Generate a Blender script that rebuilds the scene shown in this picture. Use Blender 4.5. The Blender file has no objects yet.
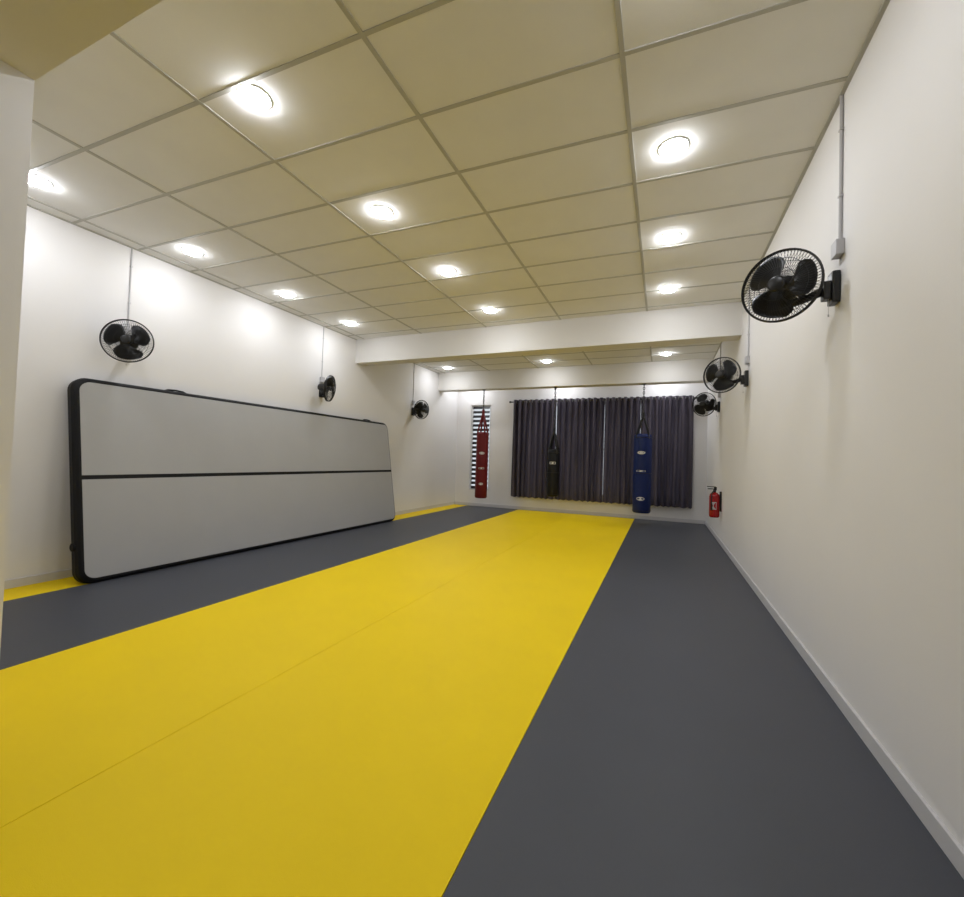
import bpy, bmesh, math, random
from mathutils import Vector, Matrix
random.seed(4)
scene = bpy.context.scene
COL = scene.collection

# ------------------------------------------------------------ dimensions (m)
EYE = 1.25
XR, XL = 0.897, -5.19
YF, YB = 10.44, -2.2
ZC = 3.36
ZB = 2.93          # underside of beams

# ------------------------------------------------------------ materials
def mat(name, col, rough=0.6, metal=0.0, noise=0.0, nscale=20.0, bump=0.0, bscale=200.0,
        emit=None, estr=0.0, spec=0.5, trans=0.0):
    m = bpy.data.materials.new(name); m.use_nodes = True
    nt = m.node_tree; b = nt.nodes['Principled BSDF']
    b.inputs['Base Color'].default_value = (*col, 1)
    b.inputs['Roughness'].default_value = rough
    b.inputs['Metallic'].default_value = metal
    b.inputs['Specular IOR Level'].default_value = spec
    tc = nt.nodes.new('ShaderNodeTexCoord')
    if noise > 0:
        n = nt.nodes.new('ShaderNodeTexNoise'); n.inputs['Scale'].default_value = nscale
        n.inputs['Detail'].default_value = 4
        nt.links.new(tc.outputs['Object'], n.inputs['Vector'])
        r = nt.nodes.new('ShaderNodeValToRGB')
        r.color_ramp.elements[0].position = 0.3; r.color_ramp.elements[1].position = 0.7
        r.color_ramp.elements[0].color = (*[c*(1-noise) for c in col], 1)
        r.color_ramp.elements[1].color = (*[min(1, c*(1+noise)) for c in col], 1)
        nt.links.new(n.outputs['Fac'], r.inputs['Fac'])
        nt.links.new(r.outputs['Color'], b.inputs['Base Color'])
    if bump > 0:
        n2 = nt.nodes.new('ShaderNodeTexNoise'); n2.inputs['Scale'].default_value = bscale
        nt.links.new(tc.outputs['Object'], n2.inputs['Vector'])
        bp = nt.nodes.new('ShaderNodeBump'); bp.inputs['Strength'].default_value = bump
        bp.inputs['Distance'].default_value = 0.003
        nt.links.new(n2.outputs['Fac'], bp.inputs['Height'])
        nt.links.new(bp.outputs['Normal'], b.inputs['Normal'])
    if emit:
        b.inputs['Emission Color'].default_value = (*emit, 1)
        b.inputs['Emission Strength'].default_value = estr
    return m

M_WALL = mat('wall_paint', (0.80, 0.785, 0.78), 0.75, noise=0.012, nscale=1.5, bump=0.1, bscale=120, spec=0.25)
M_BEAM = mat('beam_paint', (0.74, 0.72, 0.69), 0.75, noise=0.012, nscale=2, spec=0.25)
M_TILE = mat('ceiling_tile', (0.81, 0.805, 0.79), 0.85, noise=0.02, nscale=3, bump=0.15, bscale=160, spec=0.2)
M_TBAR = mat('ceiling_tbar', (0.46, 0.45, 0.41), 0.5)
M_SUB = mat('subfloor', (0.35, 0.34, 0.33), 0.8, noise=0.05)
M_YEL = mat('mat_yellow', (0.92, 0.655, 0.002), 0.5, noise=0.02, nscale=2, bump=0.25, bscale=350, spec=0.16)
M_GRY = mat('mat_grey', (0.062, 0.066, 0.080), 0.45, noise=0.04, nscale=2, bump=0.25, bscale=350, spec=0.35)
M_SKIRT = mat('skirting_paint', (0.62, 0.61, 0.62), 0.45)
M_BLK = mat('black_plastic', (0.006, 0.006, 0.007), 0.35)
M_BLADE = mat('fan_blade_plastic', (0.007, 0.007, 0.008), 0.3)
M_WIRE = mat('fan_wire', (0.010, 0.010, 0.011), 0.35)
M_PVC = mat('pvc_conduit', (0.50, 0.49, 0.50), 0.4)
M_AMG = mat('air_mat_grey', (0.42, 0.42, 0.425), 0.55, noise=0.015, nscale=3, bump=0.15, bscale=500, spec=0.3)
M_AMB = mat('air_mat_black', (0.005, 0.005, 0.006), 0.55, bump=0.1, spec=0.25)
M_LAMP = mat('lamp_diffuser', (0.9, 0.9, 0.9), 0.5, emit=(0.97, 1.0, 1.06), estr=116)
M_RING = mat('lamp_trim', (0.9, 0.9, 0.88), 0.35)
M_RED = mat('bag_red', (0.145, 0.008, 0.010), 0.45, noise=0.05, spec=0.3)
M_BLUE = mat('bag_blue', (0.004, 0.015, 0.10), 0.45, noise=0.05, spec=0.3)
M_BAGK = mat('bag_black', (0.005, 0.005, 0.006), 0.45, spec=0.3)
M_WHT = mat('white_print', (0.65, 0.65, 0.65), 0.5)
M_CHAIN = mat('steel', (0.35, 0.35, 0.36), 0.35, metal=0.9)
M_EXT = mat('extinguisher_red', (0.38, 0.008, 0.010), 0.25)
M_FRAME = mat('window_frame', (0.7, 0.7, 0.7), 0.4)
M_ROD = mat('curtain_rod', (0.05, 0.05, 0.05), 0.3, metal=0.5)
M_LOUV = mat('louvre', (0.025, 0.02, 0.022), 0.4)

def glass():
    m = bpy.data.materials.new('window_glass'); m.use_nodes = True
    nt = m.node_tree; nt.nodes.clear()
    o = nt.nodes.new('ShaderNodeOutputMaterial')
    t = nt.nodes.new('ShaderNodeBsdfTransparent'); t.inputs[0].default_value = (0.88, 0.9, 0.9, 1)
    g = nt.nodes.new('ShaderNodeBsdfGlossy'); g.inputs['Roughness'].default_value = 0.05
    mx = nt.nodes.new('ShaderNodeMixShader'); mx.inputs[0].default_value = 0.08
    nt.links.new(t.outputs[0], mx.inputs[1]); nt.links.new(g.outputs[0], mx.inputs[2])
    nt.links.new(mx.outputs[0], o.inputs[0]); return m
M_GLASS = glass()

def curtain_mat():
    m = bpy.data.materials.new('curtain_fabric'); m.use_nodes = True
    nt = m.node_tree; b = nt.nodes['Principled BSDF']; o = nt.nodes['Material Output']
    b.inputs['Roughness'].default_value = 0.6
    tc = nt.nodes.new('ShaderNodeTexCoord')
    mp = nt.nodes.new('ShaderNodeMapping'); mp.inputs['Scale'].default_value = (14, 0.2, 0.6)
    n = nt.nodes.new('ShaderNodeTexNoise'); n.inputs['Scale'].default_value = 1.0
    r = nt.nodes.new('ShaderNodeValToRGB')
    r.color_ramp.elements[0].position = 0.35; r.color_ramp.elements[1].position = 0.7
    r.color_ramp.elements[0].color = (0.036, 0.030, 0.043, 1)
    r.color_ramp.elements[1].color = (0.105, 0.088, 0.118, 1)
    nt.links.new(tc.outputs['Object'], mp.inputs['Vector']); nt.links.new(mp.outputs[0], n.inputs['Vector'])
    nt.links.new(n.outputs['Fac'], r.inputs['Fac']); nt.links.new(r.outputs[0], b.inputs['Base Color'])
    t = nt.nodes.new('ShaderNodeBsdfTranslucent'); t.inputs[0].default_value = (0.10, 0.085, 0.12, 1)
    mx = nt.nodes.new('ShaderNodeMixShader'); mx.inputs[0].default_value = 0.2
    nt.links.new(b.outputs[0], mx.inputs[1]); nt.links.new(t.outputs[0], mx.inputs[2])
    nt.links.new(mx.outputs[0], o.inputs[0]); return m
M_CURT = curtain_mat()

# ------------------------------------------------------------ mesh helpers
def empty(name, loc=(0, 0, 0)):
    e = bpy.data.objects.new(name, None); e.location = loc; e.empty_display_size = 0.1
    COL.objects.link(e); return e

def finish(bm, name, m, parent=None, smooth=False, world=True):
    """mesh coords are world coords; if parent given they are made local to it"""
    me = bpy.data.meshes.new(name)
    if parent is not None:
        bmesh.ops.translate(bm, verts=bm.verts, vec=-Vector(parent.location))
    bmesh.ops.recalc_face_normals(bm, faces=bm.faces)
    bm.to_mesh(me); bm.free()
    if smooth:
        for p in me.polygons: p.use_smooth = True
    ms = m if isinstance(m, (list, tuple)) else [m]
    for x in ms: me.materials.append(x)
    ob = bpy.data.objects.new(name, me); COL.objects.link(ob)
    if parent is not None: ob.parent = parent
    return ob

def add_box(bm, x0, x1, y0, y1, z0, z1, bev=0.0):
    r = bmesh.ops.create_cube(bm, size=1)
    vs = r['verts']
    for v in vs:
        v.co = Vector((x0 + (v.co.x + .5)*(x1-x0), y0 + (v.co.y + .5)*(y1-y0), z0 + (v.co.z + .5)*(z1-z0)))
    if bev > 0:
        es = list({e for v in vs for e in v.link_edges})
        bmesh.ops.bevel(bm, geom=es, offset=bev, segments=2, affect='EDGES', profile=0.7)

def box(name, x0, x1, y0, y1, z0, z1, m, parent=None, bev=0.0):
    bm = bmesh.new(); add_box(bm, x0, x1, y0, y1, z0, z1, bev)
    return finish(bm, name, m, parent)

def tube(bm, pts, r, n=6, closed=False, cap=True):
    pts = [Vector(p) for p in pts]; rings = []
    N = len(pts); up = None
    for i, p in enumerate(pts):
        if closed: d = pts[(i+1) % N] - pts[i-1]
        else: d = pts[min(i+1, N-1)] - pts[max(i-1, 0)]
        d.normalize()
        if up is None:
            up = Vector((0, 0, 1)) if abs(d.z) < 0.9 else Vector((1, 0, 0))
        a = up - d*up.dot(d)
        if a.length < 1e-4: a = d.orthogonal()
        a.normalize(); b = d.cross(a); up = a
        rr = r[i] if isinstance(r, (list, tuple)) else r
        rings.append([bm.verts.new(p + (a*math.cos(t) + b*math.sin(t))*rr) for t in [2*math.pi*k/n for k in range(n)]])
    M = N if closed else N-1
    for i in range(M):
        A, B = rings[i], rings[(i+1) % N]
        for k in range(n):
            bm.faces.new((A[k], A[(k+1) % n], B[(k+1) % n], B[k]))
    if cap and not closed:
        bm.faces.new(rings[0][::-1]); bm.faces.new(rings[-1])

def basis(axis):
    d = Vector(axis).normalized()
    a = Vector((0, 0, 1)) - d*d.z
    if a.length < 1e-3: a = Vector((1, 0, 0))
    a.normalize(); b = d.cross(a)
    return d, a, b

def lathe(bm, origin, axis, prof, n=32, mi=0):
    """prof: list of (t along axis, radius)"""
    d, a, b = basis(axis); o = Vector(origin); rings = []
    for t, r in prof:
        if r < 1e-5: rings.append([bm.verts.new(o + d*t)])
        else: rings.append([bm.verts.new(o + d*t + (a*math.cos(q) + b*math.sin(q))*r) for q in [2*math.pi*k/n for k in range(n)]])
    for A, B in zip(rings, rings[1:]):
        for k in range(n):
            k2 = (k+1) % n
            if len(A) == 1 and len(B) == 1: continue
            if len(A) == 1: f = bm.faces.new((A[0], B[k], B[k2]))
            elif len(B) == 1: f = bm.faces.new((A[k], A[k2], B[0]))
            else: f = bm.faces.new((A[k], A[k2], B[k2], B[k]))
            f.material_index = mi

# ------------------------------------------------------------ room shell
WT = 0.15
box('wall_right', XR, XR+WT, YB-WT, YF+WT, -0.03, ZC+0.1, M_WALL)
box('wall_left', XL-WT, XL, YB-WT, YF+WT, -0.03, ZC+0.1, M_WALL)
box('wall_back', XL, XR, YB-WT, YB, -0.03, ZC+0.1, M_WALL)
box('floor', XL-WT, XR+WT, YB-WT, YF+WT, -0.15, -0.03, M_SUB)

# far wall with two window openings
W1 = (-3.42, 0.50, 0.45, 2.70)
W2 = (-4.78, -4.20, 0.42, 2.70)
bm = bmesh.new()
def fw(x0, x1, z0, z1): add_box(bm, x0, x1, YF, YF+WT, z0, z1)
fw(XL, W2[0], -0.03, ZC+0.1); fw(W2[1], W1[0], -0.03, ZC+0.1); fw(W1[1], XR, -0.03, ZC+0.1)
fw(W2[0], W2[1], -0.03, W2[2]); fw(W2[0], W2[1], W2[3], ZC+0.1)
fw(W1[0], W1[1], -0.03, W1[2]); fw(W1[0], W1[1], W1[3], ZC+0.1)
finish(bm, 'wall_far', M_WALL)

# wall return + beams
box('wall_entry', XL, -2.70, 0.50, 0.94, -0.03, ZC, M_WALL)
box('trim_beam_1', -2.70, XR, 0.50, 0.94, ZB, ZC, M_BEAM)
box('trim_beam_2', XL, XR, 6.19, 6.45, ZB, ZC, M_BEAM)
box('trim_beam_3', XL, XR, 9.31, 9.58, ZB, ZC, M_BEAM)

# ceiling : tile sheet + T-bar grid
TD, TW = 0.545, 1.196
SKEW = 0.022       # the cross tees were not hung perfectly square
ceil = box('ceiling', XL-WT, XR+WT, YB-WT, YF+WT, ZC, ZC+0.1, M_TILE)
bm = bmesh.new()
gx = [-0.23 - TW*k for k in range(5)]
gy = []
y = 3.32 - TD*10
while y < YF:
    gy.append(y); y += TD
for x in gx: add_box(bm, x-0.013, x+0.013, YB, YF, ZC-0.006, ZC+0.001)
for yy in gy:
    if yy > YB+0.2 and yy < YF-0.05:
        p = [(XL, yy+SKEW*XL-0.012), (XR, yy+SKEW*XR-0.012), (XR, yy+SKEW*XR+0.012), (XL, yy+SKEW*XL+0.012)]
        lo = [bm.verts.new((a, b, ZC-0.005)) for a, b in p]; hi = [bm.verts.new((a, b, ZC+0.001)) for a, b in p]
        bm.faces.new(lo[::-1]); bm.faces.new(hi)
        for k in range(4): bm.faces.new((lo[k], lo[(k+1) % 4], hi[(k+1) % 4], hi[k]))
add_box(bm, XR-0.022, XR, YB, YF, ZC-0.008, ZC+0.001)
add_box(bm, XL, XL+0.022, YB, YF, ZC-0.008, ZC+0.001)
g = finish(bm, 'ceiling_grid', M_TBAR); g.parent = ceil

# baseboards
SK = 0.075
box('baseboard_right', XR-0.014, XR, YB, YF, 0.0, SK, M_SKIRT, bev=0.003)
box('baseboard_left', XL, XL+0.014, 0.94, YF, 0.0, SK, M_SKIRT, bev=0.003)
box('baseboard_far', XL+0.014, XR-0.014, YF-0.014, YF, 0.0, SK, M_SKIRT, bev=0.003)

# floor mats (foam strips laid wall to wall)
def fmat(x0, x1, y0, y1, m):
    return box('floor_mat', x0+0.0012, x1-0.0012, y0+0.0012, y1-0.0012, -0.03, 0.0, m, bev=0.0015)
xs = [(XR-0.002, -0.553, M_GRY), (-0.553, -1.96, M_YEL), (-1.96, -3.345, M_YEL), (-3.345, -4.79, M_GRY), (-4.79, XL+0.002, M_YEL)]
for x1, x0, m in xs:
    fmat(x0, x1, YB, 10.40, m)

# ------------------------------------------------------------ downlights + added unseen fill lamps
def downlight(x, y):
    e = empty('recessed_downlight', (x, y, ZC))
    bm = bmesh.new()
    lathe(bm, (x, y, ZC), (0, 0, -1), [(0.0, 0.096), (0.004, 0.096), (0.007, 0.091), (0.007, 0.086), (0.003, 0.083)], 32)
    finish(bm, 'trim_ring', M_RING, e, True)
    bm = bmesh.new()
    lathe(bm, (x, y, ZC), (0, 0, -1), [(0.0, 0.084), (0.008, 0.084), (0.018, 0.076), (0.027, 0.055), (0.032, 0.028), (0.034, 0.0)], 32)
    finish(bm, 'diffuser', M_LAMP, e, False)
for x, ys in [(0.03, (1.76, 3.02, 4.235, 5.49, 8.69, 9.98)), (-2.275, (1.725, 2.97, 4.20, 5.50, 8.71, 9.98)), (-4.64, (1.66, 2.885, 4.12, 5.37, 8.74, 9.98))]:  # last y per column: hidden lamp added to brighten far wall and curtains
    for yy in ys: downlight(x, yy)
downlight(-1.1, -0.9)  # unseen fill lamp added behind the camera for the near end

# ------------------------------------------------------------ wall fans
def wall_fan(mount, C, N, spin=0.0, R=0.203):
    """mount: point on the wall; C: grille centre; N: direction it blows"""
    mount = Vector(mount); C = Vector(C); N = Vector(N).normalized()
    sgn = 1 if mount.x > 0 else -1          # wall side
    e = empty('wall_fan', mount)
    K = R/0.218
    d, a, b = basis(N)
    def P(t, r, q): return C + d*t + (a*math.cos(q) + b*math.sin(q))*r*K
    R0 = 0.218
    bm = bmesh.new()
    for t, rr, th in [(0.0, R0, 0.006), (0.012, R0, 0.004), (-0.012, R0, 0.004)]:
        tube(bm, [P(t, rr, 2*math.pi*k/48) for k in range(48)], th, 6, closed=True)
    for t, rr in [(0.058, 0.10), (0.040, 0.16), (-0.045, 0.165), (-0.065, 0.11)]:
        tube(bm, [P(t, rr, 2*math.pi*k/40) for k in range(40)], 0.0016, 4, closed=True)
    nw = 72
    for k in range(nw):
        q = 2*math.pi*k/nw
        tube(bm, [P(0.066, 0.045, q-0.25), P(0.058, 0.10, q-0.15), P(0.040, 0.16, q-0.05), P(0.018, 0.205, q), P(0.0, R0, q)], 0.0014, 4)
        tube(bm, [P(-0.074, 0.06, q+0.05), P(-0.065, 0.11, q), P(-0.045, 0.165, q), P(-0.018, 0.207, q), P(0.0, R0, q)], 0.0014, 4)
    finish(bm, 'grille', M_WIRE, e)
    bm = bmesh.new()
    lathe(bm, C, d, [(0.060, 0.0), (0.060, 0.044), (0.066, 0.046), (0.072, 0.036), (0.074, 0.0)], 28)
    lathe(bm, C, d, [(-0.03, 0.0), (-0.03, 0.034), (0.02, 0.034), (0.034, 0.02), (0.036, 0.0)], 24)
    finish(bm, 'hub', M_BLK, e, True)
    # blades : three broad swept blades
    bm = bmesh.new()
    for k in range(3):
        base = spin + k*2*math.pi/3
        rows = []
        for i in range(11):
            s = i/10; r = 0.028 + 0.168*s
            w = 0.75 + 0.95*math.sin(math.pi*min(1, 0.10+0.62*s))
            w *= [1, 1, 1, 1, 1, 1, 1, 1, 0.97, 0.88, 0.66][i]
            c0 = base + 0.30*s
            row = []
            for j in range(9):
                u = j/8 - 0.5
                row.append(bm.verts.new(P(-u*0.06*(1-0.3*s) + 0.008*math.cos(u*math.pi), r, c0 + u*w)))
            rows.append(row)
        for A, B in zip(rows, rows[1:]):
            for j in range(8): bm.faces.new((A[j], A[j+1], B[j+1], B[j]))
    bmesh.ops.solidify(bm, geom=bm.faces[:], thickness=0.002)
    finish(bm, 'blades', M_BLADE, e, True)
    # motor
    bm = bmesh.new()
    lathe(bm, C, -d, [(0.055, 0.0), (0.055, 0.07), (0.075, 0.075), (0.10, 0.072), (0.15, 0.062), (0.18, 0.045), (0.19, 0.02), (0.192, 0.0)], 28)
    finish(bm, 'motor_housing', M_BLK, e, True)
    # oscillation neck + arm + base
    bm = bmesh.new()
    J = C - d*0.11 + Vector((0, 0, -0.085))
    tube(bm, [C - d*0.11 + Vector((0, 0, -0.03)), J, J + Vector((0, 0, -0.02))], [0.035, 0.028, 0.03], 14)
    wp = Vector((mount.x - sgn*0.03, mount.y, mount.z))
    arm_mid = J.lerp(wp, 0.5) + Vector((0, 0, -0.012))
    tube(bm, [J + Vector((0, 0, -0.008)), arm_mid, wp], [0.026, 0.022, 0.03], 12)
    finish(bm, 'neck_arm', M_BLK, e, True)
    bm = bmesh.new()
    x0, x1 = sorted((mount.x, mount.x - sgn*0.04))
    add_box(bm, x0, x1, mount.y-0.045, mount.y+0.045, mount.z-0.10, mount.z+0.08, 0.012)
    x0, x1 = sorted((mount.x - sgn*0.035, mount.x - sgn*0.075))
    add_box(bm, x0, x1, mount.y-0.03, mount.y+0.03, mount.z-0.075, mount.z+0.03, 0.01)
    finish(bm, 'wall_base', M_BLK, e)
    # pull cord
    bm = bmesh.new()
    tube(bm, [wp + Vector((-sgn*0.02, -0.02, -0.07)), wp + Vector((-sgn*0.02, -0.02, -0.16))], 0.0012, 5)
    lathe(bm, wp + Vector((-sgn*0.02, -0.02, -0.16)), (0, 0, -1), [(0, 0), (0.003, 0.004), (0.014, 0.004), (0.017, 0)], 8)
    finish(bm, 'pull_cord', M_PVC, e)

def conduit(side, y, z0, z1=ZC-0.008, boxh=0.085, r=0.0085):
    sgn = 1 if side > 0 else -1
    wx = XR if side > 0 else XL
    e = empty('fan_power_conduit', (wx, y, z0))
    bm = bmesh.new()
    tube(bm, [(wx - sgn*r*1.1, y, z0+boxh), (wx - sgn*r*1.1, y, z1)], r, 10)
    for zz in (z0+boxh+0.25, z1-0.2):
        x0, x1 = sorted((wx, wx - sgn*r*2.3)); add_box(bm, x0, x1, y-r*1.5, y+r*1.5, zz, zz+0.010)
    finish(bm, 'pipe', M_PVC, e)
    bm = bmesh.new(); x0, x1 = sorted((wx, wx - sgn*0.04))
    add_box(bm, x0, x1, y-0.042, y+0.042, z0, z0+boxh, 0.006)
    finish(bm, 'junction_box', M_PVC, e)

# right wall
for (y, dy, N, cx, sp) in [(2.94, -0.03, (-.50, -.86, -.06), 0.618, 0.4), (5.62, 0.02, (-.5, -.86, -.05), 0.62, 1.0), (8.22, 0.02, (-.55, -.84, 0), 0.65, 0.1)]:
    wall_fan((XR, y+0.05+dy, 2.29), (cx, y, 2.32), N, sp)
    conduit(1, y+dy, 2.44)
# left wall
for (y, ym, N, cx, sp) in [(2.46, 2.61, (.78, -.62, 0.0), -4.88, 0.9), (5.29, 5.37, (.93, .38, -.12), -4.93, 0.2), (8.12, 8.16, (.93, -.30, -.1), -4.93, 0.6)]:
    wall_fan((XL, ym, 2.28), (cx, y, 2.305), N, sp, 0.208)
    conduit(-1, ym, 2.43, r=0.0065)

# ------------------------------------------------------------ inflatable air-track mat leaning on left wall
def rounded_rect(w, h, r, n=8):
    pts = []
    for cx, cy, a0 in [(w-r, r, -90), (w-r, h-r, 0), (r, h-r, 90), (r, r, 180)]:
        for k in range(n+1):
            t = math.radians(a0 + 90*k/n); pts.append((cx + r*math.cos(t), cy + r*math.sin(t)))
    return pts
def inset(pts, w, h, d):
    return [((p[0]-w/2)*(w-2*d)/w + w/2, (p[1]-h/2)*(h-2*d)/h + h/2) for p in pts]
ML, MH, MT = 4.93, 1.93, 0.13
lean = math.radians(8.6)
am = empty('inflatable_tumbling_mat', (-4.755, 2.12, 0.0))
# local: X = outward (toward room), Y along wall, Z up ; origin = bottom front edge
def am_build(bm, outlines, mi=0):
    rings = []
    for pts, x in outlines: rings.append([bm.verts.new((x, p[0], p[1])) for p in pts])
    n = len(rings[0])
    for A, B in zip(rings, rings[1:]):
        for k in range(n): bm.faces.new((A[k], A[(k+1) % n], B[(k+1) % n], B[k]))
    bm.faces.new(rings[0]); bm.faces.new(rings[-1][::-1])
O = rounded_rect(ML, MH, 0.13)
bm = bmesh.new()
am_build(bm, [(inset(O, ML, MH, 0.035), -MT), (inset(O, ML, MH, 0.012), -MT+0.012), (O, -MT+0.04), (O, -0.04), (inset(O, ML, MH, 0.012), -0.012), (inset(O, ML, MH, 0.03), 0.0)])
body = finish(bm, 'side_shell', M_AMB); body.parent = am
def panel(name, y0, y1, z0, z1, x0, x1, rt, rb):
    pts = []
    w, h = y1-y0, z1-z0
    for cx, cy, a0, r in [(w-rb, rb, -90, rb), (w-rt, h-rt, 0, rt), (rt, h-rt, 90, rt), (rb, rb, 180, rb)]:
        for k in range(9):
            t = math.radians(a0 + 90*k/8); pts.append((y0 + cx + r*math.cos(t), z0 + cy + r*math.sin(t)))
    bm = bmesh.new()
    rings = [[bm.verts.new((x, p[0], p[1])) for p in pts] for x in (x0, x1)]
    n = len(pts)
    for k in range(n): bm.faces.new((rings[0][k], rings[0][(k+1) % n], rings[1][(k+1) % n], rings[1][k]))
    bm.faces.new(rings[0]); bm.faces.new(rings[1][::-1])
    o = finish(bm, name, M_AMG); o.parent = am
mid = MH*0.505
for nm, x0, x1 in [('front', -0.004, 0.004), ('rear', -MT-0.003, -MT+0.004)]:
    panel(nm+'_panel_upper', 0.05, ML-0.045, mid+0.020, MH-0.048, x0, x1, 0.09, 0.004)
    panel(nm+'_panel_lower', 0.05, ML-0.045, 0.048, mid-0.020, x0, x1, 0.004, 0.09)
bm = bmesh.new()
for yy in (0.95, 4.35):      # webbing carry handles lying on the top edge
    tube(bm, [(-0.065, yy-0.12, MH-0.004), (-0.065, yy-0.08, MH+0.014), (-0.065, yy, MH+0.02), (-0.065, yy+0.08, MH+0.014), (-0.065, yy+0.12, MH-0.004)], 0.010, 8)
lathe(bm, (-0.065, -0.0, 0.35), (0, -1, 0), [(-0.01, 0.04), (0.006, 0.04), (0.012, 0.03), (0.012, 0.0)], 20)
h = finish(bm, 'carry_handles', M_AMB); h.parent = am
am.rotation_euler = (0, -lean, 0)
am.location.z = 0.001

# ------------------------------------------------------------ punching bags
def cyl_patch(bm, cx, cy, r, ang0, wa, z0, z1, shape='ellipse', n=14):
    zc, hz = (z0+z1)/2, (z1-z0)/2
    vs = []
    for k in range(24):
        t = 2*math.pi*k/24
        uu, vv = math.cos(t), math.sin(t)
        if shape == 'bar': uu = max(-1, min(1, uu*1.5)); vv = max(-1, min(1, vv*1.5))
        q = ang0 + uu*wa
        vs.append(bm.verts.new((cx + r*math.sin(q), cy - r*math.cos(q), zc + vv*hz)))
    cen = bm.verts.new((cx + r*math.sin(ang0), cy - r*math.cos(ang0), zc))
    for k in range(24): bm.faces.new((cen, vs[k], vs[(k+1) % 24]))

def bag(name, x, y, z0, z1, r, m, marks, strapm, st=0.45):
    e = empty(name, (x, y, z0))
    bm = bmesh.new()
    H = z1 - z0
    lathe(bm, (x, y, z0), (0, 0, 1), [(0, 0), (0, r*0.86), (0.015, r*0.96), (0.04, r), (H*0.3, r*1.01), (H*0.6, r), (H-0.06, r*0.99), (H-0.02, r*0.93), (H, r*0.8), (H, 0)], 36)
    finish(bm, 'bag_body', m, e, True)
    bm = bmesh.new()
    for zb in (0.05, H*0.5, H-0.08):
        tube(bm, [(x + r*1.012*math.cos(t), y + r*1.012*math.sin(t), z0+zb) for t in [2*math.pi*k/36 for k in range(36)]], 0.005, 6, closed=True)
    top = Vector((x, y, z1 + st))
    for k in range(4):
        t = math.pi/4 + k*math.pi/2
        p = Vector((x + r*0.92*math.cos(t), y + r*0.92*math.sin(t), z1-0.1))
        q = Vector((x + r*0.88*math.cos(t), y + r*0.88*math.sin(t), z1+0.01))
        tube(bm, [p, q, top], 0.022, 6)
    tube(bm, [top + Vector((0, 0, -0.10)), top + Vector((0, 0, 0.05))], 0.034, 10)
    finish(bm, 'hanging_straps', strapm, e)
    bm = bmesh.new()
    z = top.z; i = 0
    while z < ZB - 0.06:
        pts = []
        for k in range(12):
            t = 2*math.pi*k/12
            u, v = 0.016*math.cos(t), 0.032*math.sin(t)
            pts.append((x + (u if i % 2 else 0), y + (0 if i % 2 else u), z + 0.03 + v))
        tube(bm, pts, 0.007, 5, closed=True)
        z += 0.048; i += 1
    lathe(bm, (x, y, ZB), (0, 0, -1), [(0, 0.045), (0.008, 0.045), (0.012, 0.02), (0.03, 0.012), (0.06, 0.008), (0.065, 0)], 16)
    finish(bm, 'chain', M_ROD, e)
    bm = bmesh.new()
    for (a0, wa, f0, f1, sh) in marks:
        cyl_patch(bm, x, y, r*1.016, a0, wa, z0+H*f0, z0+H*f1, sh)
    finish(bm, 'printed_mark', M_WHT, e)
BY = 9.445
bag('red_punching_bag', -4.00, BY, 0.32, 1.90, 0.145, M_RED, [(.35, .45, .66, .70, 'ellipse'), (.35, .45, .44, .465, 'bar'), (.35, .35, .20, .235, 'ellipse')], M_RED, 0.5)
bag('black_punching_bag', -2.25, BY, 0.47, 1.53, 0.137, M_BAGK, [(.1, .5, .68, .73, 'bar')], M_BLK, 0.42)
bag('blue_punching_bag', -0.375, BY, 0.25, 1.88, 0.178, M_BLUE, [(-.1, .45, .74, .78, 'ellipse'), (-.1, .5, .52, .54, 'bar'), (-.1, .45, .16, .205, 'ellipse')], M_BLK, 0.40)

# ------------------------------------------------------------ windows + curtains
def window(name, W, nx, nz):
    e = empty(name, ((W[0]+W[1])/2, YF+0.07, W[2]))
    bm = bmesh.new(); x0, x1, z0, z1 = W; y0, y1 = YF+0.05, YF+0.10; t = 0.045
    add_box(bm, x0, x1, y0, y1, z0, z0+t); add_box(bm, x0, x1, y0, y1, z1-t, z1)
    for k in range(nx+1):
        xx = x0 + (x1-x0)*k/nx
        xx = min(max(xx, x0+t/2), x1-t/2)
        add_box(bm, xx-t/2, xx+t/2, y0+0.003, y1-0.003, z0, z1)
    for k in range(1, nz):
        zz = z0 + (z1-z0)*k/nz; add_box(bm, x0, x1, y0+0.006, y1-0.006, zz-0.02, zz+0.02)
    add_box(bm, x0-0.0, x1, YF-0.0, YF+0.05, z0-0.001, z0+0.015)
    finish(bm, 'frame', M_FRAME, e)
    bm = bmesh.new(); add_box(bm, x0+0.01, x1-0.01, YF+0.073, YF+0.077, z0+0.01, z1-0.01)
    finish(bm, 'glass_pane', M_GLASS, e)
    return e
window('window_1', W1, 6, 2)
w2 = window('window_2', W2, 1, 1)
bm = bmesh.new()
n = 19
for k in range(n):
    zz = W2[2] + 0.07 + (W2[3]-W2[2]-0.14)*k/(n-1)
    vs = [bm.verts.new(p) for p in [(W2[0]+0.05, YF+0.015, zz-0.034), (W2[1]-0.05, YF+0.015, zz-0.034), (W2[1]-0.05, YF+0.045, zz+0.036), (W2[0]+0.05, YF+0.045, zz+0.036)]]
    bm.faces.new(vs)
bmesh.ops.solidify(bm, geom=bm.faces[:], thickness=0.004)
finish(bm, 'louvre_blades', M_LOUV, w2)

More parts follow.
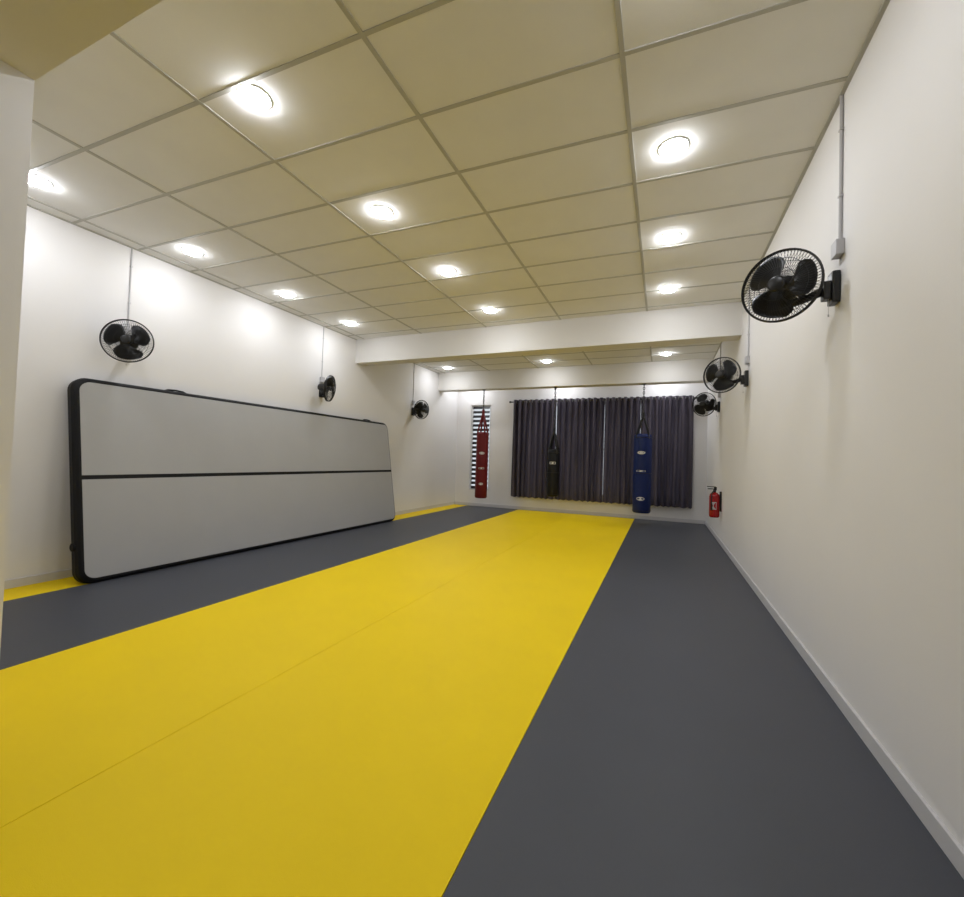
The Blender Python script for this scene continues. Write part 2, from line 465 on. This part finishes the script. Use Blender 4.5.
CY = 10.30
CZ0 = 0.33
cs = empty('eyelet_curtains', (-1.45, CY, CZ0))
RZ = 2.74
bm = bmesh.new()
tube(bm, [(-3.62, CY, RZ), (0.66, CY, RZ)], 0.014, 12)
for x in (-3.62, 0.66): lathe(bm, (x-0.03, CY, RZ), (1, 0, 0), [(0, 0), (0.008, 0.022), (0.03, 0.028), (0.052, 0.022), (0.06, 0)], 14)
for x in (-3.45, -1.45, 0.62):
    tube(bm, [(x, CY, RZ), (x, YF, RZ)], 0.008, 8)
finish(bm, 'rod', M_ROD, cs)
def curtain_panel(x0, x1, folds, ph):
    bm = bmesh.new(); nx, nz = folds*14, 24; rows = []
    for j in range(nz+1):
        s = j/nz; z = 2.79 - s*(2.79-CZ0)
        row = []
        for i in range(nx+1):
            u = i/nx
            amp = 0.052 + 0.012*math.sin(s*3 + ph) + 0.014*math.sin(u*9+ph)
            xx = x0 + (x1-x0)*u + 0.025*s*math.sin(u*11+ph)*min(1, 8*u, 8*(1-u))
            xx += 0.012*math.sin(4*math.pi*folds*u)
            yy = CY + amp*math.cos(2*math.pi*folds*u + 0.5*s*math.sin(u*7+ph)) + 0.01*math.sin(s*6+u*20)
            zz = z + (0.012*math.sin(2*math.pi*folds*u) if j == nz else 0)
            row.append(bm.verts.new((xx, yy, zz)))
        rows.append(row)
    for A, B in zip(rows, rows[1:]):
        for i in range(nx): bm.faces.new((A[i], A[i+1], B[i+1], B[i]))
    o = finish(bm, 'curtain_panel', M_CURT, cs, True)
    bm = bmesh.new()
    for k in range(folds*2):
        xx = x0 + (x1-x0)*(k+0.5)/(folds*2)
        tube(bm, [(xx, CY+0.030*math.cos(t), RZ+0.030*math.sin(t)) for t in [2*math.pi*q/14 for q in range(14)]], 0.006, 5, closed=True)
    finish(bm, 'eyelets', M_CHAIN, cs, True)
curtain_panel(-3.55, -2.43, 8, 0.3)
curtain_panel(-2.418, -1.272, 8, 1.4)
curtain_panel(-1.268, -0.472, 6, 2.2)
curtain_panel(-0.466, 0.62, 8, 3.7)

# ------------------------------------------------------------ fire extinguisher on right wall
ex, ey, ez = XR-0.10, 7.86, 0.43
fe = empty('fire_extinguisher', (ex, ey, ez))
bm = bmesh.new()
lathe(bm, (ex, ey, ez), (0, 0, 1), [(0, 0), (0, 0.06), (0.012, 0.072), (0.03, 0.075), (0.33, 0.075), (0.37, 0.066), (0.395, 0.042), (0.405, 0.02), (0.41, 0)], 32)
finish(bm, 'cylinder_body', M_EXT, fe, True)
bm = bmesh.new()
lathe(bm, (ex, ey, ez+0.40), (0, 0, 1), [(0, 0.022), (0.05, 0.022), (0.05, 0)], 16)
add_box(bm, ex-0.10, ex+0.03, ey-0.012, ey+0.012, ez+0.45, ez+0.465, 0.003)
add_box(bm, ex-0.11, ex+0.02, ey-0.012, ey+0.012, ez+0.485, ez+0.498, 0.003)
add_box(bm, ex-0.01, ex+0.03, ey-0.014, ey+0.014, ez+0.44, ez+0.49, 0.003)
tube(bm, [(ex, ey-0.02, ez+0.43), (ex-0.02, ey-0.07, ez+0.44), (ex-0.05, ey-0.095, ez+0.38), (ex-0.055, ey-0.09, ez+0.25), (ex-0.05, ey-0.085, ez+0.12)], [0.009, 0.009, 0.009, 0.010, 0.017], 10)
finish(bm, 'valve_and_hose', M_BLK, fe)
bm = bmesh.new(); cyl_patch(bm, ex, ey, 0.0765, -0.3, 0.6, ez+0.13, ez+0.25, 'bar')
finish(bm, 'label', M_WHT, fe)
bm = bmesh.new(); add_box(bm, XR-0.028, XR, ey-0.03, ey+0.03, ez+0.1, ez+0.42, 0.004)
finish(bm, 'wall_bracket', M_BLK, fe)

# ------------------------------------------------------------ world + camera
w = bpy.data.worlds.new('World'); scene.world = w; w.use_nodes = True
bg = w.node_tree.nodes['Background']
bg.inputs[0].default_value = (0.9, 0.93, 1.0, 1); bg.inputs[1].default_value = 1.1

X = Vector((1002, -21.5, 425)).normalized()
Y = Vector((180, -16.5, -425)); Y = (Y - X*X.dot(Y)).normalized()
Z = X.cross(Y)
cam = bpy.data.cameras.new('camera'); cam.sensor_width = 36; cam.sensor_fit = 'HORIZONTAL'
cam.lens = 425/964*36; cam.clip_start = 0.02
co = bpy.data.objects.new('camera', cam); COL.objects.link(co)
co.matrix_world = Matrix.Translation((0, 0, EYE)) @ Matrix((X, Y, Z)).to_4x4()
scene.camera = co
scene.view_settings.view_transform = 'Standard'
